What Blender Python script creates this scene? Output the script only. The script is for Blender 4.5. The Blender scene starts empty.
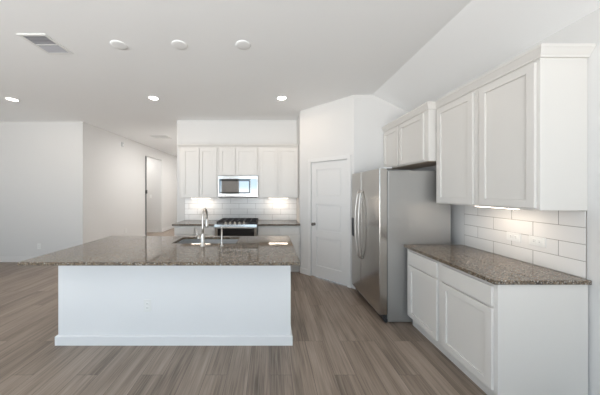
import bpy, bmesh, math, random
from mathutils import Vector, Matrix
random.seed(4)
scene = bpy.context.scene
C = scene.collection
PI = math.pi

# ------------------------------------------------------------------ camera
cam_d = bpy.data.cameras.new('camera')
cam = bpy.data.objects.new('camera', cam_d); C.objects.link(cam)
cam.location = (0, 0, 1.52)
cam.rotation_euler = (PI/2, 0, 0)
cam_d.sensor_width = 36; cam_d.lens = 240/600*36
cam_d.shift_x = 30/600; cam_d.shift_y = -6/600
cam_d.clip_start = 0.05
scene.camera = cam

# ------------------------------------------------------------------ world, daylight, exposure
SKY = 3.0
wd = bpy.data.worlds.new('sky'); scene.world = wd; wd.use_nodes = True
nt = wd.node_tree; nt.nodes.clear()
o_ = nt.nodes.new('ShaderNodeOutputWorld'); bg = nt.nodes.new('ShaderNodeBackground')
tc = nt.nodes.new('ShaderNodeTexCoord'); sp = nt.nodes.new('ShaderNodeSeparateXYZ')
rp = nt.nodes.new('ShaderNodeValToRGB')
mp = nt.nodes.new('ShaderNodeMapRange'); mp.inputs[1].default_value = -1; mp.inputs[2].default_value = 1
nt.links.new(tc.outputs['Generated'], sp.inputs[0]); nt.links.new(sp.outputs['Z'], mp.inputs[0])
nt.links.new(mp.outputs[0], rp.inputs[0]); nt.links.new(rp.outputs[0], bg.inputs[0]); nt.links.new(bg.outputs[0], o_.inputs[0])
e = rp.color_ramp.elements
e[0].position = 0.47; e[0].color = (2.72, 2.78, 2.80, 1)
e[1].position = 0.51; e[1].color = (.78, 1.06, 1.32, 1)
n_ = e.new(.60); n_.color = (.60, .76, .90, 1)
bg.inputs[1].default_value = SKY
vs = scene.view_settings
vs.view_transform = 'Standard'; vs.look = 'None'; vs.gamma = 1.0; vs.use_curve_mapping = False
vs.exposure = 0.05
CAN_W, HALL_W, UNDER_W = 4.5, 33.0, .8           # recessed lamps, added hall lamps, lights under the wall cabinets

# openings of unseen windows, invented for daylight: in the rear wall (x0, x1, z0, z1) and in the left wall (y0, y1, z0, z1)
REAR = [(-5.0, -2.3, .06, 2.75), (-1.55, 1.1, .06, 2.75)]
LEFT = [(-1.9, -.4, .95, 2.65)]
def portal(loc, rot, sx, sy):
    l = bpy.data.lights.new('window_daylight', 'AREA'); l.shape = 'RECTANGLE'; l.size = sx; l.size_y = sy
    l.cycles.is_portal = True
    o = bpy.data.objects.new('window_daylight', l); C.objects.link(o); o.location = loc; o.rotation_euler = rot
for x0, x1, z0, z1 in REAR: portal(((x0+x1)/2, -2.25, (z0+z1)/2), (PI/2, 0, 0), x1-x0, z1-z0)
for y0, y1, z0, z1 in LEFT: portal((-6.25, (y0+y1)/2, (z0+z1)/2), (PI/2, 0, -PI/2), y1-y0, z1-z0)

# ------------------------------------------------------------------ materials
def mat(name, col, rough=.5, metal=0, **kw):
    m = bpy.data.materials.new(name); m.use_nodes = True
    b = m.node_tree.nodes['Principled BSDF']
    b.inputs['Base Color'].default_value = (*col, 1); b.inputs['Roughness'].default_value = rough
    b.inputs['Metallic'].default_value = metal
    if kw.get('emit'):
        b.inputs['Emission Color'].default_value = (*kw['emit'], 1); b.inputs['Emission Strength'].default_value = kw['power']
    return m
def N(m, t, **kw):
    n = m.node_tree.nodes.new(t)
    for k, v in kw.items(): setattr(n, k, v)
    return n
def L(m, a, b): m.node_tree.links.new(a, b)
def bsdf(m): return m.node_tree.nodes['Principled BSDF']
def paint(name, col, rough, bump=.02, scale=300):
    m = mat(name, col, rough); g = N(m, 'ShaderNodeNewGeometry'); n = N(m, 'ShaderNodeTexNoise'); n.inputs['Scale'].default_value = scale
    n.inputs['Detail'].default_value = 2
    L(m, g.outputs['Position'], n.inputs['Vector'])
    bp = N(m, 'ShaderNodeBump'); bp.inputs['Strength'].default_value = bump; bp.inputs['Distance'].default_value = .002
    L(m, n.outputs['Fac'], bp.inputs['Height']); L(m, bp.outputs[0], bsdf(m).inputs['Normal'])
    return m
M = {}
M['wall'] = paint('wall_paint', (.715, .705, .69), .75, .08)
M['ceiling'] = paint('ceiling_paint', (.93, .93, .925), .9, .15, 180)
M['trim'] = paint('trim_paint', (.75, .74, .725), .35)
M['cab'] = paint('cabinet_paint', (.71, .685, .65), .35)
M['island'] = paint('island_paint', (.82, .82, .82), .4)
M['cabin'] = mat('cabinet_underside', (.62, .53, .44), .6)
M['plastic'] = mat('white_plastic', (.82, .82, .80), .35)
M['slot'] = mat('socket_slot', (.12, .12, .12), .5)
M['greyplastic'] = mat('grey_plastic', (.58, .585, .59), .5)
M['grout'] = paint('grout', (.30, .275, .25), .9)
M['black'] = mat('black_enamel', (.015, .015, .017), .3)
M['iron'] = mat('cast_iron', (.03, .026, .026), .5)
M['glass'] = mat('dark_glass', (.012, .013, .015), .04)
M['mirrorglass'] = mat('reflective_door_glass', (.33, .315, .30), .03, .85)
M['border'] = mat('black_glass_border', (.09, .088, .086), .04, .8)
M['chrome'] = mat('brushed_nickel', (.62, .60, .57), .30, 1)
M['sink'] = mat('sink_steel', (.78, .79, .80), .33, 1)
M['fside'] = paint('fridge_side_grey', (.40, .39, .375), .34, .05, 500); bsdf(M['fside']).inputs['Metallic'].default_value = .6
M['dark'] = mat('dark_plastic', (.03, .03, .032), .4)
M['lamp'] = mat('lamp_diffuser', (.9, .9, .9), .5, emit=(1, .95, .88), power=14)
M['cover'] = paint('cover_paint', (.90, .90, .89), .8)
M['louvre'] = mat('louvre_grey', (.50, .50, .53), .5)
M['ductgrey'] = mat('duct_grey', (.38, .38, .40), .6)
M['knob'] = mat('dark_nickel', (.22, .20, .18), .3, 1)
M['under'] = mat('light_bar_lens', (.9, .9, .9), .5, emit=(1, .86, .70), power=14)
M['pocket'] = mat('dark_grey_door', (.14, .14, .145), .5)

def steel():
    m = mat('stainless_steel', (.50, .475, .445), .3, 1); g = N(m, 'ShaderNodeNewGeometry'); mp = N(m, 'ShaderNodeMapping')
    mp.inputs['Scale'].default_value = (400, 400, 4)
    n = N(m, 'ShaderNodeTexNoise'); n.inputs['Scale'].default_value = 1; n.inputs['Detail'].default_value = 2
    L(m, g.outputs['Position'], mp.inputs[0]); L(m, mp.outputs[0], n.inputs['Vector'])
    r = N(m, 'ShaderNodeMapRange'); r.inputs[3].default_value = .15; r.inputs[4].default_value = .24
    L(m, n.outputs['Fac'], r.inputs[0]); L(m, r.outputs[0], bsdf(m).inputs['Roughness'])
    return m
M['steel'] = steel()

def granite():
    m = mat('granite', (.2, .17, .14), .045); b = bsdf(m); g = N(m, 'ShaderNodeNewGeometry')
    def vor(scale):
        v = N(m, 'ShaderNodeTexVoronoi'); v.inputs['Scale'].default_value = scale
        L(m, g.outputs['Position'], v.inputs['Vector'])
        s = N(m, 'ShaderNodeSeparateColor'); L(m, v.outputs['Color'], s.inputs[0]); return s.outputs[0]
    r1 = N(m, 'ShaderNodeValToRGB'); r1.color_ramp.interpolation = 'CONSTANT'; e = r1.color_ramp.elements
    pal = [(0, (.016, .016, .016)), (.20, (.075, .062, .050)), (.38, (.155, .115, .078)), (.62, (.225, .162, .106)), (.80, (.31, .255, .195)), (.93, (.50, .48, .44))]
    e[0].position = 0; e[0].color = (*pal[0][1], 1); e[1].position = pal[1][0]; e[1].color = (*pal[1][1], 1)
    for p, c in pal[2:]:
        x = e.new(p); x.color = (*c, 1)
    L(m, vor(150), r1.inputs[0])
    r2 = N(m, 'ShaderNodeValToRGB'); e = r2.color_ramp.elements
    e[0].position = .35; e[0].color = (.10, .086, .070, 1); e[1].position = .75; e[1].color = (.25, .19, .14, 1)
    n = N(m, 'ShaderNodeTexNoise'); n.inputs['Scale'].default_value = 28; n.inputs['Detail'].default_value = 6
    L(m, g.outputs['Position'], n.inputs['Vector']); L(m, n.outputs['Fac'], r2.inputs[0])
    mx = N(m, 'ShaderNodeMix', data_type='RGBA'); mx.inputs[0].default_value = .22
    L(m, r1.outputs[0], mx.inputs[6]); L(m, r2.outputs[0], mx.inputs[7]); L(m, mx.outputs[2], b.inputs['Base Color'])
    return m
M['granite'] = granite()

def planks():
    m = mat('vinyl_planks', (.2, .16, .13), .38); b = bsdf(m); g = N(m, 'ShaderNodeNewGeometry')
    s = N(m, 'ShaderNodeSeparateXYZ'); L(m, g.outputs['Position'], s.inputs[0])
    c = N(m, 'ShaderNodeCombineXYZ'); L(m, s.outputs['Y'], c.inputs[0]); L(m, s.outputs['X'], c.inputs[1])
    br = N(m, 'ShaderNodeTexBrick'); br.offset = .37; br.offset_frequency = 3; br.squash = 1
    for k, v in (('Scale', 1), ('Mortar Size', .0016), ('Mortar Smooth', .2), ('Bias', 0), ('Brick Width', 1.22), ('Row Height', .178)): br.inputs[k].default_value = v
    br.inputs['Color1'].default_value = (0, 0, 0, 1); br.inputs['Color2'].default_value = (1, 1, 1, 1); br.inputs['Mortar'].default_value = (.5, .5, .5, 1)
    L(m, c.outputs[0], br.inputs['Vector'])
    def grain(sc, detail, dist):
        mp = N(m, 'ShaderNodeMapping'); mp.inputs['Scale'].default_value = sc; L(m, g.outputs['Position'], mp.inputs[0])
        ad = N(m, 'ShaderNodeVectorMath', operation='MULTIPLY_ADD'); L(m, br.outputs['Color'], ad.inputs[0]); ad.inputs[1].default_value = (7, 13, 5); L(m, mp.outputs[0], ad.inputs[2])
        n = N(m, 'ShaderNodeTexNoise'); n.inputs['Scale'].default_value = 1; n.inputs['Detail'].default_value = detail; n.inputs['Distortion'].default_value = dist
        L(m, ad.outputs[0], n.inputs['Vector']); return n.outputs['Fac']
    r = N(m, 'ShaderNodeValToRGB'); e = r.color_ramp.elements
    e[0].position = .30; e[0].color = (.10, .076, .058, 1); e[1].position = .70; e[1].color = (.385, .308, .250, 1)
    x = e.new(.5); x.color = (.26, .204, .162, 1)
    mx = N(m, 'ShaderNodeMix', data_type='FLOAT'); mx.inputs[0].default_value = .5
    L(m, grain((8, .7, 1), 5, 1.2), mx.inputs[2]); L(m, grain((75, 2.2, 1), 5, .8), mx.inputs[3])
    ad = N(m, 'ShaderNodeMath', operation='MULTIPLY_ADD'); L(m, br.outputs['Color'], ad.inputs[0]); ad.inputs[1].default_value = .10; ad.use_clamp = True
    sb = N(m, 'ShaderNodeMath', operation='SUBTRACT'); L(m, mx.outputs[0], sb.inputs[0]); sb.inputs[1].default_value = .04
    L(m, sb.outputs[0], ad.inputs[2]); L(m, ad.outputs[0], r.inputs[0])
    sm = N(m, 'ShaderNodeMix', data_type='RGBA'); L(m, br.outputs['Fac'], sm.inputs[0]); L(m, r.outputs[0], sm.inputs[6]); sm.inputs[7].default_value = (.10, .08, .066, 1)
    L(m, sm.outputs[2], b.inputs['Base Color'])
    return m
M['floor'] = planks()
def tilemat():
    m = mat('glazed_tile', (.80, .785, .765), .16); return m
M['tile'] = tilemat()

# ------------------------------------------------------------------ mesh helpers
def box(bm, x0, x1, y0, y1, z0, z1, bev=0, seg=2):
    t = bmesh.new(); bmesh.ops.create_cube(t, size=1)
    for v in t.verts: v.co = Vector(((x0+x1)/2+v.co.x*(x1-x0), (y0+y1)/2+v.co.y*(y1-y0), (z0+z1)/2+v.co.z*(z1-z0)))
    if bev: bmesh.ops.bevel(t, geom=t.edges[:], offset=bev, segments=seg, affect='EDGES', profile=.5)
    me = bpy.data.meshes.new('t'); t.to_mesh(me); t.free(); bm.from_mesh(me); bpy.data.meshes.remove(me)
def prism(bm, pts, z0, z1):
    a = [bm.verts.new((x, y, z0)) for x, y in pts]; b = [bm.verts.new((x, y, z1)) for x, y in pts]; n = len(pts)
    bm.faces.new(a[::-1]); bm.faces.new(b)
    for i in range(n): bm.faces.new((a[i], a[(i+1) % n], b[(i+1) % n], b[i]))
def lathe(bm, prof, cx=0, cy=0, cz=0, seg=32, axis='Z', smooth=True):
    rings = []
    for r, h in prof:
        ring = []
        for i in range(seg):
            a = 2*PI*i/seg; u, v = r*math.cos(a), r*math.sin(a)
            p = {'Z': (u, v, h), 'X': (h, u, v), 'Y': (u, h, -v)}[axis]
            ring.append(bm.verts.new((cx+p[0], cy+p[1], cz+p[2])))
        rings.append(ring)
    for a, b in zip(rings, rings[1:]):
        for i in range(seg):
            f = bm.faces.new((a[i], a[(i+1) % seg], b[(i+1) % seg], b[i])); f.smooth = smooth
    bm.faces.new(rings[0][::-1]); bm.faces.new(rings[-1])
def tube(bm, pts, r, seg=14, ry=None):
    pts = [Vector(p) for p in pts]; rings = []; n = len(pts); up = None
    for i, p in enumerate(pts):
        t = (pts[min(i+1, n-1)]-pts[max(i-1, 0)]).normalized()
        if up is None:
            up = Vector((1, 0, 0)) if abs(t.x) < .9 else Vector((0, 0, 1))
        u = (up-t*up.dot(t)).normalized(); w = t.cross(u); up = u
        rr = r[i] if isinstance(r, (list, tuple)) else r
        r2 = rr if ry is None else ry
        rings.append([bm.verts.new(p+u*rr*math.cos(2*PI*k/seg)+w*r2*math.sin(2*PI*k/seg)) for k in range(seg)])
    for a, b in zip(rings, rings[1:]):
        for k in range(seg):
            f = bm.faces.new((a[k], a[(k+1) % seg], b[(k+1) % seg], b[k])); f.smooth = True
    bm.faces.new(rings[0][::-1]); bm.faces.new(rings[-1])
def sweep(bm, path, prof):
    """profile (outward, z) carried along a level polyline; outward = left of travel"""
    P = [Vector((x, y)) for x, y in path]; n = len(P); rings = []
    for i in range(n):
        ds = []
        if i > 0: ds.append((P[i]-P[i-1]).normalized())
        if i < n-1: ds.append((P[i+1]-P[i]).normalized())
        ns = [Vector((-d.y, d.x)) for d in ds]
        m = ns[0] if len(ns) == 1 else (ns[0]+ns[1])/(1+ns[0].dot(ns[1]))
        rings.append([bm.verts.new((P[i].x+m.x*o, P[i].y+m.y*o, z)) for o, z in prof])
    k = len(prof)
    for a, b in zip(rings, rings[1:]):
        for j in range(k): bm.faces.new((a[j], a[(j+1) % k], b[(j+1) % k], b[j]))
    bm.faces.new(rings[0]); bm.faces.new(rings[-1][::-1])
def obj(name, bm, m, parent=None, loc=None):
    bmesh.ops.recalc_face_normals(bm, faces=bm.faces[:])
    me = bpy.data.meshes.new(name); bm.to_mesh(me); bm.free()
    me.materials.append(M[m] if isinstance(m, str) else m)
    o = bpy.data.objects.new(name, me); C.objects.link(o)
    if parent: o.parent = parent
    if loc: o.location = loc
    return o
def bx(name, m, parent, *a, **k):
    bm = bmesh.new(); box(bm, *a, **k); return obj(name, bm, m, parent)
def tag(o, label, cat, group=None):
    o['label'] = label; o['category'] = cat
    if group: o['group'] = group
    return o
def thing(name, label, cat, loc=(0, 0, 0), rz=0, group=None):
    o = bpy.data.objects.new(name, None); C.objects.link(o); o.location = loc; o.rotation_euler = (0, 0, rz); o.empty_display_size = .1
    return tag(o, label, cat, group)
def struct(name, bm, m, label=None):
    o = obj(name, bm, m); o['kind'] = 'structure'
    if label: o['label'] = label
    return o
def sbox(name, m, *a, **k):
    bm = bmesh.new(); box(bm, *a, **k); return struct(name, bm, m)
def copy_tree(o, parent=None):
    c = o.copy(); C.objects.link(c)
    if parent: c.parent = parent
    for ch in list(o.children): copy_tree(ch, c)
    return c

# ------------------------------------------------------------------ room shell
ZC, ZW, XC, XR = 3.03, 2.744, 1.595, 2.2
sbox('floor', 'floor', -6.3, 2.32, -2.3, 11.1, -.1, 0)
bm = bmesh.new()
pts = [(-6.3, ZC), (XC, ZC), (XR+.12, ZW-.12*(ZC-ZW)/(XR-XC)), (XR+.12, ZC+.15), (-6.3, ZC+.15)]
a = [bm.verts.new((x, -2.3, z)) for x, z in pts]; b = [bm.verts.new((x, 11.1, z)) for x, z in pts]
bm.faces.new(a); bm.faces.new(b[::-1])
for i in range(5): bm.faces.new((a[i], a[(i+1) % 5], b[(i+1) % 5], b[i]))
struct('ceiling', bm, 'ceiling')
TOP = ZC
sbox('wall_right', 'wall', XR, XR+.12, -2.3, 5.3, 0, ZW)
# rear and left walls with the invented window openings
def holed(bm, along, lo, hi, t0, t1, holes, top):
    def put(a0, a1, z0, z1):
        if a1-a0 < 1e-4 or z1-z0 < 1e-4: return
        if along == 'X': box(bm, a0, a1, t0, t1, z0, z1)
        else: box(bm, t0, t1, a0, a1, z0, z1)
    c = lo
    for h0, h1, z0, z1 in holes:
        put(c, h0, 0, top); put(h0, h1, 0, z0); put(h0, h1, z1, top); c = h1
    put(c, hi, 0, top)
bm = bmesh.new(); holed(bm, 'X', -6.2, 2.2, -2.3, -2.2, REAR, TOP); struct('wall_rear', bm, 'wall')
bm = bmesh.new(); holed(bm, 'Y', -2.3, 5.3, -6.3, -6.2, LEFT, TOP); struct('wall_left', bm, 'wall')
k = 0
for x0, x1, z0, z1 in REAR:
    k += 1; bm = bmesh.new(); w = .05
    box(bm, x0, x0+w, -2.28, -2.22, z0, z1); box(bm, x1-w, x1, -2.28, -2.22, z0, z1)
    box(bm, x0, x1, -2.28, -2.22, z0, z0+w); box(bm, x0, x1, -2.28, -2.22, z1-w, z1)
    n = 2 if x1-x0 < 3 else 4
    for i in range(1, n): box(bm, x0+(x1-x0)*i/n-.03, x0+(x1-x0)*i/n+.03, -2.28, -2.22, z0, z1)
    struct('window_%d' % k, bm, 'trim')  # frame of an invented window behind the camera
for y0, y1, z0, z1 in LEFT:
    k += 1; bm = bmesh.new(); w = .05
    box(bm, -6.28, -6.22, y0, y0+w, z0, z1); box(bm, -6.28, -6.22, y1-w, y1, z0, z1)
    box(bm, -6.28, -6.22, y0, y1, z0, z0+w); box(bm, -6.28, -6.22, y0, y1, z1-w, z1); box(bm, -6.28, -6.22, (y0+y1)/2-.03, (y0+y1)/2+.03, z0, z1)
    struct('window_%d' % k, bm, 'trim')  # frame of an unseen window added to the left wall for light
HX = -4.04
sbox('wall_living', 'wall', -6.2, HX, 5.18, 5.30, 0, TOP)
bm = bmesh.new(); holed(bm, 'Y', 5.30, 11.0, HX-.12, HX, [(7.76, 8.95, 0, 2.69)], TOP); struct('wall_hall', bm, 'wall')
sbox('wall_passage', 'wall', -6.3, HX-.12, 8.95, 9.07, 0, TOP)
sbox('wall_passage_near', 'wall', -6.3, HX-.12, 7.3, 7.42, 0, TOP)
sbox('wall_passage_end', 'wall', -6.42, -6.3, 7.3, 9.07, 0, TOP)
sbox('wall_hall_end', 'wall', HX-.12, -1.86, 11.0, 11.1, 0, TOP)
sbox('wall_hall_right', 'wall', -1.98, -1.86, 5.22, 11.0, 0, TOP)
sbox('wall_kitchen', 'wall', -1.98, .70, 5.10, 5.22, 0, TOP)
AX, AY, RY = .565, 4.5, 3.75
sbox('wall_alcove', 'wall', AX, AX+.12, AY+.05, 5.10, 0, TOP)
# diagonal pantry wall: local x runs along the wall, local -y faces the kitchen
DL = (AY-RY)*math.sqrt(2)
def diag(o): o.location = (AX, AY, 0); o.rotation_euler = (0, 0, -PI/4); return o
s2 = math.sqrt(2); D0, D1, DH = .175*s2, .672*s2, 2.04
bm = bmesh.new()
box(bm, 0, D0, 0, .11, 0, TOP); box(bm, D1, DL, 0, .11, 0, TOP); box(bm, D0, D1, 0, .11, DH, TOP)
diag(struct('wall_pantry', bm, 'wall'))
bm = bmesh.new()   # return wall behind the refrigerator, cut to the ceiling slope
x0 = AX+(AY-RY)
prof = [(x0, 0), (XR, 0), (XR, ZW), (XC, ZC), (x0, ZC)]
a = [bm.verts.new((x, RY, z)) for x, z in prof]; b = [bm.verts.new((x, RY+.12, z)) for x, z in prof]
bm.faces.new(a); bm.faces.new(b[::-1])
for i in range(5): bm.faces.new((a[i], a[(i+1) % 5], b[(i+1) % 5], b[i]))
struct('wall_return', bm, 'wall')
# pantry door, casing
bm = bmesh.new()
g = .004; zs = [.012, .012+.20, .72, .72+.12, 1.30, 1.30+.12, 1.91, DH-g]; xl, xr = D0+g, D1-g; st = .105
box(bm, xl, xl+st, .012, .047, zs[0], zs[-1]); box(bm, xr-st, xr, .012, .047, zs[0], zs[-1])
for i in (0, 2, 4, 6): box(bm, xl+st, xr-st, .012, .047, zs[i], zs[i+1])
for i in (1, 3, 5): 
    box(bm, xl+st, xr-st, .030, .040, zs[i], zs[i+1])
    box(bm, xl+st+.03, xr-st-.03, .024, .032, zs[i]+.03, zs[i+1]-.03, bev=.004)
dr = diag(struct('door_1', bm, 'trim', 'white three-panel pantry door in the diagonal wall'))
bm = bmesh.new(); kx = xl+.06
lathe(bm, [(.026, 0), (.026, -.006), (.012, -.010), (.011, -.032), (.024, -.042), (.028, -.055), (.024, -.066), (.008, -.070)], kx, .012, .94, axis='Y')
kb = obj('door_knob', bm, 'knob', dr); kb['label'] = 'dark nickel round knob'
bm = bmesh.new()
for z in (.25, 1.05, 1.80): box(bm, xr-.004, xr+.003, .002, .014, z-.045, z+.045)
obj('hinge', bm, 'chrome', dr)
bm = bmesh.new(); cw = .062; 
box(bm, D0-cw, D0, -.016, 0, 0, DH+cw, bev=.004); box(bm, D1, D1+cw, -.016, 0, 0, DH+cw, bev=.004); box(bm, D0, D1, -.016, 0, DH, DH+cw, bev=.004)
diag(struct('trim_1', bm, 'trim', 'white casing around the pantry door'))
bm = bmesh.new(); box(bm, 0, D0-cw, -.013, 0, 0, .10, bev=.003); diag(struct('baseboard_pantry', bm, 'trim'))
sbox('baseboard_left', 'trim', -6.2, HX, 5.166, 5.18, 0, .125, bev=.003)
bm = bmesh.new(); box(bm, HX, HX+.014, 5.166, 7.76, 0, .125, bev=.003); box(bm, HX, HX+.014, 8.95, 11.0, 0, .125, bev=.003); struct('baseboard_hall', bm, 'trim')
sbox('baseboard_passage', 'trim', -6.3, HX-.12, 8.936, 8.95, 0, .125, bev=.003)
sbox('baseboard_return', 'trim', x0, 2.2, RY-.014, RY, 0, .10, bev=.003)
sbox('baseboard_hall_right', 'trim', -1.994, -1.98, 5.10, 11.0, 0, .125, bev=.003)
# sliding door leaf just showing in the hall opening
bm = bmesh.new(); box(bm, HX-.085, HX-.045, 7.70, 7.95, .01, 2.68, bev=.003)
d2 = struct('door_2', bm, 'pocket', 'edge of a grey pocket door in the hallway opening')
bx('door_pull', 'dark', d2, HX-.045, HX-.005, 7.86, 7.92, 1.45, 1.57, bev=.004)

# tiled splashbacks: every tile modelled, one mesh each
def tiles(u0, u1, z0, rows, pitch, length, off, mk):
    for r in range(rows):
        s = u0-length+((off+(length/2 if r % 2 else 0)) % length)
        while s < u1:
            a, b = max(s, u0)+.0021, min(s+length, u1)-.0021
            if b-a > .006: mk(a, b, z0+r*pitch+.0021, z0+(r+1)*pitch-.0021)
            s += length
Z0, ROW, TL = .914, .1178, .354
bm = bmesh.new(); tiles(1.665, 2.71, Z0, 4, ROW, TL, (2.355-1.665) % TL, lambda a, b, z0, z1: box(bm, XR-.009, XR-.003, a, b, z0, z1, bev=.0012, seg=1))
tr = struct('trim_2', bm, 'tile', 'white glazed tile splashback above the right-hand counter')
bx('grout', 'grout', tr, XR-.0075, XR, 1.665, 2.71, Z0, Z0+4*ROW)
bm = bmesh.new(); tiles(-1.81, AX, Z0, 4, ROW, TL, .09, lambda a, b, z0, z1: box(bm, a, b, 5.091, 5.097, z0, z1, bev=.0012, seg=1))
tr = struct('trim_3', bm, 'tile', 'white glazed tile splashback behind the range')
bx('grout', 'grout', tr, -1.81, AX, 5.0925, 5.10, Z0, Z0+4*ROW)

# ------------------------------------------------------------------ cabinets (local: face at y=0 looking to -y, width along x, depth to +y)
def shaker(parent, x0, x1, z0, z1, rail=.057, th=.02):
    bm = bmesh.new(); b = .0025
    box(bm, x0, x0+rail, -th, -.001, z0, z1, bev=b); box(bm, x1-rail, x1, -th, -.001, z0, z1, bev=b)
    box(bm, x0+rail-.003, x1-rail+.003, -th, -.001, z0, z0+rail, bev=b); box(bm, x0+rail-.003, x1-rail+.003, -th, -.001, z1-rail, z1, bev=b)
    box(bm, x0+rail-.004, x1-rail+.004, -th+.011, -.001, z0+rail-.004, z1-rail+.004)
    return obj('door', bm, 'cab', parent)
def carcass(parent, w, d, z0, z1, under=True):
    bm = bmesh.new(); h = w/2
    box(bm, -h, h, 0, d, z0, z1, bev=.0015, seg=1)
    o = obj('carcass', bm, 'cab', parent)
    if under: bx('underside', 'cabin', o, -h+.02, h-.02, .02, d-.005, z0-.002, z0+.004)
    return o
def base_cab(label, loc, rz, w, doors, depth=.62, drawers=True, group=None):
    t = thing('base_cabinet', label, 'cabinet', loc, rz, group)
    carcass(t, w, depth, .115, .883, False)
    bx('toe_kick', 'cab', t, -w/2, w/2, .06, depth, .0, .114)
    for x0, x1 in doors:
        if drawers:
            bx('drawer', 'cab', t, x0, x1, -.02, -.001, .718, .858, bev=.003)
            shaker(t, x0, x1, .132, .702)
        else: shaker(t, x0, x1, .132, .858)
    return t
def wall_cab(label, loc, rz, w, doors, z0, z1, depth=.33, gap=.014):
    t = thing('wall_cabinet', label, 'cabinet', loc, rz)
    carcass(t, w, depth, z0, z1)
    for x0, x1 in doors: shaker(t, x0, x1, z0+gap, z1-.03)
    return t
R_ = -PI/2
# right-hand run: local +x = towards the camera
base_cab('white base cabinet beside the refrigerator under the right-hand counter', (1.565, (2.735+2.19)/2, 0), R_, .545, [(-.225, .235)])
t = base_cab('white base cabinet at near end of right-hand counter, blank side panel showing', (1.565, (2.19+1.655)/2, 0), R_, .535, [(-.245, .247)])
bx('end_panel', 'cab', t, .2675, .2735, 0, .62, 0, .883)
bm = bmesh.new(); box(bm, 1.530, XR-.010, 1.632, 2.745, .884, .914, bev=.003)
tag(obj('countertop', bm, 'granite'), 'speckled brown granite countertop along the right wall beside refrigerator', 'countertop')
UZ0, UZ1 = 1.388, 2.455
wall_cab('tall white wall cabinet between the refrigerator cabinet and the nearest one', (1.87, (2.70+2.16)/2, 0), R_, .54, [(-.235, .235)], UZ0, UZ1, .328)
t = wall_cab('nearest tall white wall cabinet with exposed side, above the right counter', (1.87, (2.16+1.66)/2, 0), R_, .50, [(-.215, .23)], UZ0, UZ1, .328)
wall_cab('short two-door white cabinet above the refrigerator', (1.785, (2.702+3.748)/2, 0), R_, 1.046, [(-.51, -.09), (-.06, .455)], 1.865, UZ1, .413)
CROWN = [(-.012, -.006), (.012, -.006), (.014, .006), (.020, .014), (.036, .044), (.042, .050), (.042, .067), (-.012, .067)]
bm = bmesh.new(); sweep(bm, [(2.199, 1.66), (1.87, 1.66), (1.87, 2.70), (1.785, 2.70), (1.785, 3.748)], [(o, UZ1-.004+z) for o, z in CROWN])
tag(obj('crown_molding', bm, 'cab'), 'white crown molding along the tops of the right-hand wall cabinets', 'molding')
# back run
BZ1 = 2.405
wall_cab('white two-door wall cabinet to the left of the microwave', (-1.41, 4.77, 0), 0, .78, [(-.325, .004), (.016, .355)], UZ0, BZ1)
wall_cab('short white two-door wall cabinet directly above the microwave', (-.6275, 4.77, 0), 0, .781, [(-.37, -.06), (-.048, .375)], 1.835, BZ1)
wall_cab('white two-door wall cabinet to the right of the microwave', (.162, 4.77, 0), 0, .794, [(-.362, -.012), (.0, .375)], UZ0, BZ1)
bm = bmesh.new(); sweep(bm, [(.559, 4.77), (-1.80, 4.77), (-1.80, 5.099)], [(o, BZ1-.004+z*.75) for o, z in CROWN])
tag(obj('crown_molding', bm, 'cab'), 'white crown molding over the cabinets on the far kitchen wall', 'molding')
base_cab('white base cabinet left of the range, behind the island', (-1.405, 4.49, 0), 0, .77, [(-.37, -.01), (.01, .37)], .60)
base_cab('white base cabinet right of the range, next to the pantry wall', (.163, 4.49, 0), 0, .79, [(-.38, -.01), (.01, .38)], .60)
bm = bmesh.new(); box(bm, -1.82, -1.025, 4.45, 5.09, .884, .914, bev=.003)
tag(obj('countertop', bm, 'granite'), 'short granite countertop left of the range', 'countertop')
bm = bmesh.new(); box(bm, -.230, .562, 4.45, 5.09, .884, .914, bev=.003)
tag(obj('countertop', bm, 'granite'), 'short granite countertop right of the range', 'countertop')

# ------------------------------------------------------------------ island
IX0, IX1, IY0, IY1 = -2.105, .205, 2.385, 3.235
isl = thing('kitchen_island', 'white kitchen island base with plain front panel under granite top', 'island', ((IX0+IX1)/2, (IY0+IY1)/2, 0))
def ipart(name, m, x0, x1, y0, y1, z0, z1, bev=.002):
    cx, cy = (IX0+IX1)/2, (IY0+IY1)/2
    return bx(name, m, isl, x0-cx, x1-cx, y0-cy, y1-cy, z0, z1, bev=bev)
ipart('front_panel', 'island', IX0, IX1, IY0, IY0+.03, 0, .883)
ipart('side_panel', 'island', IX0, IX0+.03, IY0+.03, IY1, 0, .883); ipart('side_panel', 'island', IX1-.03, IX1, IY0+.03, IY1, 0, .883)
ipart('back_panel', 'cab', IX0+.03, IX1-.03, IY1-.03, IY1, .11, .883)
ipart('toe_kick', 'cab', IX0+.03, IX1-.03, IY1-.10, IY1-.08, 0, .11)
bm = bmesh.new(); cx, cy = (IX0+IX1)/2, (IY0+IY1)/2; hx, hy = (IX1-IX0)/2, (IY1-IY0)/2
sweep(bm, [(hx, hy), (hx, -hy), (-hx, -hy), (-hx, hy)][::-1], [(0, 0), (-.018, 0), (-.018, .086), (-.012, .092), (0, .092)])
obj('baseboard', bm, 'island', isl)
for i in range(4):     # doors on the working side
    w = (IX1-IX0-.06)/4; a = IX0+.03+i*w
    bm = bmesh.new()
    for q in ((a+.01-cx, a+w-.01-cx),):
        y0, y1 = hy, hy+.02; r = .057; z0, z1 = .13, .86
        box(bm, q[0], q[0]+r, y0, y1, z0, z1); box(bm, q[1]-r, q[1], y0, y1, z0, z1); box(bm, q[0]+r, q[1]-r, y0, y1, z0, z0+r); box(bm, q[0]+r, q[1]-r, y0, y1, z1-r, z1); box(bm, q[0]+r, q[1]-r, y0, y0+.009, z0+r, z1-r)
    obj('door', bm, 'cab', isl)
SX0, SX1, SY0, SY1 = -1.15, -.40, 2.80, 3.19
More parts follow.
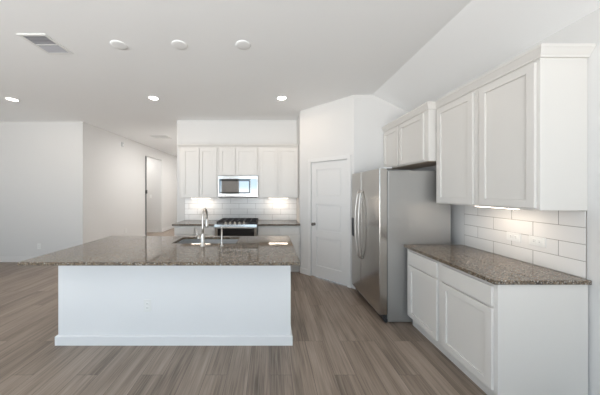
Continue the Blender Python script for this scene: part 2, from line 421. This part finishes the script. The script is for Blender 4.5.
bm = bmesh.new(); TX0, TX1, TY0, TY1 = -2.166, .262, 2.055, 3.27
xs, ys = [TX0, SX0, SX1, TX1], [TY0, SY0, SY1, TY1]
V = {}
for i, x in enumerate(xs):
    for j, y in enumerate(ys):
        for k2, z in enumerate((.884, .914)): V[i, j, k2] = bm.verts.new((x, y, z))
for i in range(3):
    for j in range(3):
        if i == 1 and j == 1: continue
        bm.faces.new([V[i, j, 1], V[i+1, j, 1], V[i+1, j+1, 1], V[i, j+1, 1]]); bm.faces.new([V[i, j, 0], V[i, j+1, 0], V[i+1, j+1, 0], V[i+1, j, 0]])
for i in range(3):
    bm.faces.new([V[i, 0, 0], V[i+1, 0, 0], V[i+1, 0, 1], V[i, 0, 1]]); bm.faces.new([V[i, 3, 0], V[i, 3, 1], V[i+1, 3, 1], V[i+1, 3, 0]])
    bm.faces.new([V[0, i, 0], V[0, i, 1], V[0, i+1, 1], V[0, i+1, 0]]); bm.faces.new([V[3, i, 0], V[3, i+1, 0], V[3, i+1, 1], V[3, i, 1]])
bm.faces.new([V[1, 1, 0], V[2, 1, 0], V[2, 1, 1], V[1, 1, 1]]); bm.faces.new([V[1, 2, 0], V[1, 2, 1], V[2, 2, 1], V[2, 2, 0]])
bm.faces.new([V[1, 1, 0], V[1, 1, 1], V[1, 2, 1], V[1, 2, 0]]); bm.faces.new([V[2, 1, 0], V[2, 2, 0], V[2, 2, 1], V[2, 1, 1]])
bmesh.ops.recalc_face_normals(bm, faces=bm.faces[:])
eds = [ed for ed in bm.edges if len(ed.link_faces) == 2 and ed.calc_face_angle() > 1]
bmesh.ops.bevel(bm, geom=eds, offset=.003, segments=2, affect='EDGES')
tag(obj('countertop', bm, 'granite'), 'large speckled brown granite island countertop with sink cutout', 'countertop')
# sink
sk = thing('sink', 'undermount stainless steel sink set in the island countertop', 'sink', ((SX0+SX1)/2, (SY0+SY1)/2, .67))
bm = bmesh.new(); w, h = (SX1-SX0)/2, (SY1-SY0)/2; zt = .2135; t = .012
box(bm, -w-.012, -w, -h-.012, h+.012, 0, zt); box(bm, w, w+.012, -h-.012, h+.012, 0, zt)
box(bm, -w, w, -h-.012, -h, 0, zt); box(bm, -w, w, h, h+.012, 0, zt); box(bm, -w, w, -h, h, 0, .006)
obj('basin', bm, 'sink', sk)
bx('divider', 'sink', sk, .08, .10, -h, h, .006, .16, bev=.004)
for x in (-.15, .23):
    bm = bmesh.new(); lathe(bm, [(.045, .006), (.045, .010), (.030, .010), (.028, .007), (.001, .007)], x, 0, 0); obj('drain', bm, 'chrome', sk)
# faucet
FX, FY = -.745, 2.66
fc = thing('faucet', 'tall brushed nickel gooseneck faucet beside the island sink', 'faucet', (FX, FY, .914))
bm = bmesh.new(); lathe(bm, [(.031, 0), (.031, .006), (.024, .012), (.022, .10), (.019, .13), (.0155, .15)]); obj('body', bm, 'chrome', fc)
pts = [(0, 0, z) for z in (.14, .2, .26, .31)]+[(0, .085-.085*math.cos(a), .31+.092*math.sin(a)) for a in [PI*i/14 for i in range(1, 15)]]+[(0, .171, .285)]
bm = bmesh.new(); tube(bm, pts, .0135, 16); obj('spout', bm, 'chrome', fc)
bm = bmesh.new(); lathe(bm, [(.014, .29), (.018, .28), (.020, .20), (.021, .185), (.016, .182)], 0, .171, 0); obj('spray_head', bm, 'chrome', fc)
bm = bmesh.new(); tube(bm, [(-.02, 0, .085), (-.05, 0, .088), (-.058, 0, .095)], .013, 12); tube(bm, [(-.055, 0, .09), (-.062, .0, .13), (-.072, 0, .185)], [.010, .007, .006], 12); obj('handle', bm, 'chrome', fc)
sd = thing('soap_dispenser', 'slim brushed nickel soap dispenser right of the tall faucet', 'dispenser', (-.535, 2.66, .914))
bm = bmesh.new(); lathe(bm, [(.021, 0), (.021, .006), (.012, .012), (.0085, .05), (.0075, .19)]); obj('body', bm, 'chrome', sd)
bm = bmesh.new(); lathe(bm, [(.008, .188), (.011, .19), (.011, .215), (.006, .222)]); tube(bm, [(0, 0, .205), (0, .05, .208), (0, .085, .198)], .0055, 10); obj('pump_head', bm, 'chrome', sd)

# ------------------------------------------------------------------ refrigerator
FX0, FY0, FY1 = 1.264, 2.772, 3.705; SPL = 3.335
fr = thing('refrigerator', 'stainless steel side-by-side refrigerator with grey side panel', 'refrigerator', (1.70, (FY0+FY1)/2, 0))
ox, oy = 1.70, (FY0+FY1)/2
bx('body', 'fside', fr, 1.362-ox, 2.09-ox, FY0-oy, FY1-oy, .012, 1.762, bev=.004)
def fdoor(name, y0, y1):
    bm = bmesh.new(); r = .010; pr = []
    for a in range(7):
        t_ = PI/2*a/6; pr.append((FX0+r-r*math.cos(t_), y0+r-r*math.sin(t_)))
    pl = [(x, y) for x, y in pr][::1]
    top = [(x, y0+y1-y) for x, y in pr][::-1]
    poly = [(1.352, y0)]+pl[::-1]+top[::-1]+[(1.352, y1)]
    prism(bm, [(x-ox, y-oy) for x, y in poly], .095, 1.785)
    return obj(name, bm, 'steel', fr)
rd = fdoor('refrigerator_door', FY0+.001, SPL-.004); fz = fdoor('freezer_door', SPL+.004, FY1-.001)
def handle(y, s, par):
    bm = bmesh.new(); pts = []
    for i in range(25):
        u = i/24; b = math.sin(PI*u)**.6
        pts.append((FX0-.012-.050*b-ox, y+s*.012*(math.sin(PI*u))-oy, .60+.93*u))
    tube(bm, pts, .011, 12, ry=.016)
    tube(bm, [(FX0+.004-ox, y-oy, .612), (FX0-.02-ox, y-oy, .612)], .013, 12); tube(bm, [(FX0+.004-ox, y-oy, 1.518), (FX0-.02-ox, y-oy, 1.518)], .013, 12)
    obj('handle', bm, 'chrome', par)
handle(SPL-.05, -1, rd); handle(SPL+.05, 1, fz)
bm = bmesh.new(); y0, y1, z0, z1 = 3.56, 3.69, .85, 1.12
for q in ((y0, y0+.012, z0, z1), (y1-.012, y1, z0, z1), (y0, y1, z0, z0+.012), (y0, y1, z1-.07, z1)): box(bm, FX0-.006-ox, FX0+.004-ox, q[0]-oy, q[1]-oy, q[2], q[3])
box(bm, FX0-.001-ox, FX0+.003-ox, y0-oy, y1-oy, z0, z1)
obj('dispenser', bm, 'dark', fz)
bx('gasket', 'dark', fr, 1.352-ox, 1.362-ox, FY0+.01-oy, FY1-.01-oy, .10, 1.755)
bx('base_grille', 'dark', fr, 1.315-ox, 1.362-ox, FY0+.02-oy, FY1-.02-oy, .025, .09)
for y in (FY0+.05, FY1-.05):
    bx('hinge_cover', 'greyplastic', fr, 1.30-ox, 1.42-ox, y-.04-oy, y+.04-oy, 1.7855 if False else 1.786, 1.803, bev=.005)
    bm = bmesh.new(); lathe(bm, [(.022, -.015), (.024, -.012), (.024, .012), (.022, .015)], 1.345-ox, y-.03-oy, .024, axis='Y', seg=18); obj('roller', bm, 'dark', fr)

# ------------------------------------------------------------------ range
gr = thing('gas_range', 'stainless gas range with black grates between the far base cabinets', 'range', (-.6275, 4.76, 0))
W = .386
bx('body', 'steel', gr, -W, W, -.30, .325, .04, .905, bev=.003)
bx('cooktop', 'black', gr, -W, W, -.31, .33, .906, .925, bev=.004)
for i in range(3):
    bm = bmesh.new(); a = -W+.02+i*.249; b = a+.245
    for x in (a+.006, (a+b)/2, b-.006): box(bm, x-.007, x+.007, -.29, .31, .942, .960)
    for y in (-.283, -.14, .01, .16, .303): box(bm, a, b, y-.007, y+.007, .942, .960)
    for x in (a+.007, b-.007):
        for y in (-.28, .30): box(bm, x-.007, x+.007, y-.007, y+.007, .9245, .943)
    obj('grate', bm, 'iron', gr)
for x, y in ((-.25, -.14), (-.25, .16), (0, .01), (.25, -.14), (.25, .16)):
    bm = bmesh.new(); lathe(bm, [(.045, .925), (.045, .932), (.03, .934), (.03, .940), (.001, .941)], x, y, 0, seg=20); obj('burner', bm, 'iron', gr)
bm = bmesh.new()
pr = [(-.311, .926), (-.385, .918), (-.39, .868), (-.302, .868)]
a = [bm.verts.new((-W, y, z)) for y, z in pr]; b = [bm.verts.new((W, y, z)) for y, z in pr]
bm.faces.new(a); bm.faces.new(b[::-1])
for i in range(4): bm.faces.new((a[i], a[(i+1) % 4], b[(i+1) % 4], b[i]))
obj('control_panel', bm, 'steel', gr)
for x in (-.19, -.105, -.02, .065, .15):
    bm = bmesh.new(); lathe(bm, [(.024, .921), (.024, .930), (.019, .934), (.017, .958), (.012, .962)], x, -.345, 0, seg=20); obj('knob', bm, 'chrome', gr)
od = bx('oven_door', 'steel', gr, -W+.003, W-.003, -.345, -.301, .20, .864, bev=.004)
bx('window', 'glass', od, -W+.05, W-.05, -.349, -.344, .40, .838)
bm = bmesh.new(); tube(bm, [(-.34, -.405, .862), (.34, -.405, .862)], .009, 14)
for x in (-.31, .31): tube(bm, [(x, -.343, .852), (x, -.405, .862)], .009, 10)
obj('handle', bm, 'chrome', od)
bx('drawer', 'steel', gr, -W+.003, W-.003, -.34, -.301, .06, .19, bev=.004)

# ------------------------------------------------------------------ microwave
mw = thing('microwave', 'stainless over-the-range microwave with reflective door glass', 'microwave', (-.6275, 4.72, 1.402))
W = .388
bx('body', 'steel', mw, -W, W, 0, .37, 0, .425, bev=.002)
md = bx('door', 'steel', mw, -W, .245, -.028, -.001, .045, .425, bev=.003)
bx('window', 'mirrorglass', md, -W+.05, .215, -.0335, -.028, .108, .318)
bx('glass_border', 'border', md, -W+.022, .240, -.032, -.027, .075, .365)
cp = bx('control_panel', 'mirrorglass', mw, .249, W-.012, -.029, -.001, .075, .365, bev=.002)
bx('panel_frame', 'steel', mw, .249, W, -.026, -.0012, .365, .425); bx('panel_frame', 'steel', mw, .249, W, -.026, -.0012, .045, .075)
bx('vent_grille', 'dark', mw, -W+.005, W-.005, -.024, -.001, .003, .020)
bx('lower_trim', 'steel', mw, -W, W, -.026, -.001, .021, .044)

# ------------------------------------------------------------------ ceiling fittings
def lamp_area(parent, loc, size, power, col, size_y=None):
    l = bpy.data.lights.new('lamp', 'AREA'); l.energy = power; l.color = col
    l.shape = 'RECTANGLE' if size_y else 'DISK'; l.size = size
    if size_y: l.size_y = size_y
    o = bpy.data.objects.new('lamp', l); C.objects.link(o); o.parent = parent; o.location = loc
proto = None
cans = [(-1.88, 3.875, 'lit round recessed downlight in the ceiling left of the island faucet'),
        (.19, 3.875, 'lit round recessed downlight in the ceiling nearest the pantry wall'),
        (-4.22, 3.93, 'lit round recessed downlight at the far left of the ceiling')]
for x, y, lab in cans:
    if proto is None:
        t = proto = thing('recessed_light', lab, 'ceiling light', group='recessed downlights')
        bm = bmesh.new(); lathe(bm, [(.088, 0), (.090, -.004), (.082, -.008), (.070, -.006), (.069, 0)], seg=40); obj('trim_ring', bm, 'plastic', t)
        bm = bmesh.new(); lathe(bm, [(.068, -.0005), (.068, -.005), (.001, -.0055)], seg=40); obj('diffuser', bm, 'lamp', t)
        lamp_area(t, (0, 0, -.012), .13, CAN_W, (1, .80, .62))
    else:
        t = copy_tree(proto); t['label'] = lab
    t.location = (x, y, ZC)
def brighter(t, w=None):
    for ch in t.children:
        if ch.type == 'LIGHT': ch.data = ch.data.copy(); ch.data.energy = w or HALL_W; ch.data.color = (1, .98, .955)
for x, y, lab in ((-2.45, 6.9, 'round recessed downlight over the hallway, nearer the kitchen'), (-2.45, 9.4, 'round recessed downlight at the far end of the hallway')):
    t = copy_tree(proto); t['label'] = lab; t.location = (x, y, ZC); brighter(t)  # lamps added out of view to brighten the hallway
t = copy_tree(proto); t['label'] = 'round recessed downlight inside the side passage'; t.location = (-4.9, 8.2, ZC); brighter(t, 20)  # unseen lamp added to lighten the passage wall
proto = None
for x, lab in ((-1.555, 'leftmost white blank ceiling cover plate, nearest the vent'), (-.93, 'middle one of three white blank ceiling cover plates in a row'), (-.275, 'rightmost white blank ceiling cover plate in the row of three')):
    if proto is None:
        bm = bmesh.new(); lathe(bm, [(.076, 0), (.078, -.003), (.072, -.008), (.055, -.010), (.001, -.0105)], seg=40); t = proto = obj('ceiling_cover', bm, 'cover')
    else:
        t = proto.copy(); C.objects.link(t)
    tag(t, lab, 'cover plate', 'blank cover plates above the island'); t.location = (x, 2.47, ZC)
def vent(label, x0, x1, y0, y1, nsl, m2, m3):
    t = thing('ceiling_vent', label, 'vent', ((x0+x1)/2, (y0+y1)/2, ZC))
    w, h = (x1-x0)/2, (y1-y0)/2; bm = bmesh.new(); f = .028
    box(bm, -w, w, -h, -h+f, -.008, 0, bev=.002); box(bm, -w, w, h-f, h, -.008, 0, bev=.002); box(bm, -w, -w+f, -h+f, h-f, -.008, 0); box(bm, w-f, w, -h+f, h-f, -.008, 0)
    box(bm, -w+f, w-f, -.006, .006, -.007, -.001)
    obj('frame', bm, 'plastic', t)
    bx('duct', m3, t, -w+f, w-f, -h+f, h-f, -.002, 0)
    bm = bmesh.new(); n = nsl
    for i in range(n):
        y = -h+f+(2*h-2*f)*(i+.5)/n; s = -1 if y < .02 else 1
        vv = [bm.verts.new(p) for p in ((-w+f, y-.007, -.0025-.004*(s < 0)), (w-f, y-.007, -.0025-.004*(s < 0)), (w-f, y+.007, -.0025-.004*(s > 0)), (-w+f, y+.007, -.0025-.004*(s > 0)))]
        v2 = [bm.verts.new(v.co+Vector((0, 0, -.0012))) for v in vv]
        bm.faces.new(vv); bm.faces.new(v2[::-1])
        for q in range(4): bm.faces.new((vv[q], vv[(q+1) % 4], v2[(q+1) % 4], v2[q]))
    obj('louvre', bm, m2, t)
vent('white rectangular ceiling air vent with grey louvres at upper left', -2.425, -2.15, 2.295, 2.63, 12, 'louvre', 'ductgrey')
vent('faint white air vent on the far hallway ceiling', -3.25, -2.80, 6.45, 6.85, 10, 'plastic', 'plastic')

# lights under the wall cabinets
proto = None
for loc, rz, lab in (((-1.42, 4.93, UZ0-.003), 0, 'lit light bar under the wall cabinet left of the microwave'),
                     ((.17, 4.93, UZ0-.003), 0, 'lit light bar under the wall cabinet right of the microwave'),
                     ((1.99, 2.12, UZ0-.003), R_, 'lit light bar under the right-hand wall cabinets')):
    if proto is None:
        t = proto = thing('light_bar', lab, 'light', group='under-cabinet light bars')
        bx('housing', 'plastic', t, -.20, .20, -.02, .02, -.006, 0, bev=.002); bx('lens', 'under', t, -.19, .19, -.015, .015, -.0085, -.0062)
        lamp_area(t, (0, 0, -.011), .38, UNDER_W, (1, .84, .68), .03)
    else:
        t = copy_tree(proto); t['label'] = lab
    t.location = loc; t.rotation_euler = (0, 0, rz)

# ------------------------------------------------------------------ outlets and switches (local: plate in the xz plane, facing -y)
def outlet(label, loc, rz, kind='outlet', horiz=False):
    t = thing('wall_outlet' if kind == 'outlet' else 'light_switch', label, 'outlet' if kind == 'outlet' else 'switch', loc, rz)
    w, h = (.062, .0375) if horiz else (.0365, .061)
    bx('cover_plate', 'plastic', t, -w, w, -.006, 0, -h, h, bev=.002)
    if kind == 'outlet':
        for s in (-1, 1):
            cx_, cz_ = (s*.021, 0) if horiz else (0, s*.021)
            so = bx('socket', 'plastic', t, cx_-.015, cx_+.015, -.009, -.0062, cz_-.015, cz_+.015, bev=.003)
            bm = bmesh.new()
            for q in (-1, 1):
                if horiz: box(bm, cx_-.005, cx_+.005, -.0096, -.0088, cz_+q*.006-.001, cz_+q*.006+.001)
                else: box(bm, cx_+q*.006-.001, cx_+q*.006+.001, -.0096, -.0088, cz_-.005, cz_+.005)
            obj('slot', bm, 'slot', so)
    else:
        bx('rocker', 'plastic', t, -.016, .016, -.010, -.0062, -.033, .033, bev=.002)
    return t
outlet('white wall outlet in the front panel of the island', (-1.215, IY0-.0005, .388), 0)
outlet('white horizontal outlet on the right splashback, the one nearer the refrigerator', (XR-.0095, 2.155, 1.113), R_, horiz=True)
outlet('white horizontal outlet on the right splashback, the one nearer the camera', (XR-.0095, 1.965, 1.113), R_, horiz=True)
outlet('white wall outlet low on the left living area wall', (-4.98, 5.1795, .34), 0)
outlet('white wall outlet low on the hallway wall before the opening', (HX+.0005, 6.72, .42), PI/2)
outlet('white light switch on the wall seen through the hallway opening', (-4.45, 8.9495, 1.34), 0, 'switch')
sn = thing('wall_sensor', 'small grey sensor box high on the hallway wall', 'sensor', (HX+.0005, 6.55, 2.80), PI/2)
bx('housing', 'greyplastic', sn, -.035, .035, -.03, 0, -.06, .06, bev=.006); bx('lens', 'plastic', sn, -.02, .02, -.034, -.0302, -.03, .01, bev=.001)
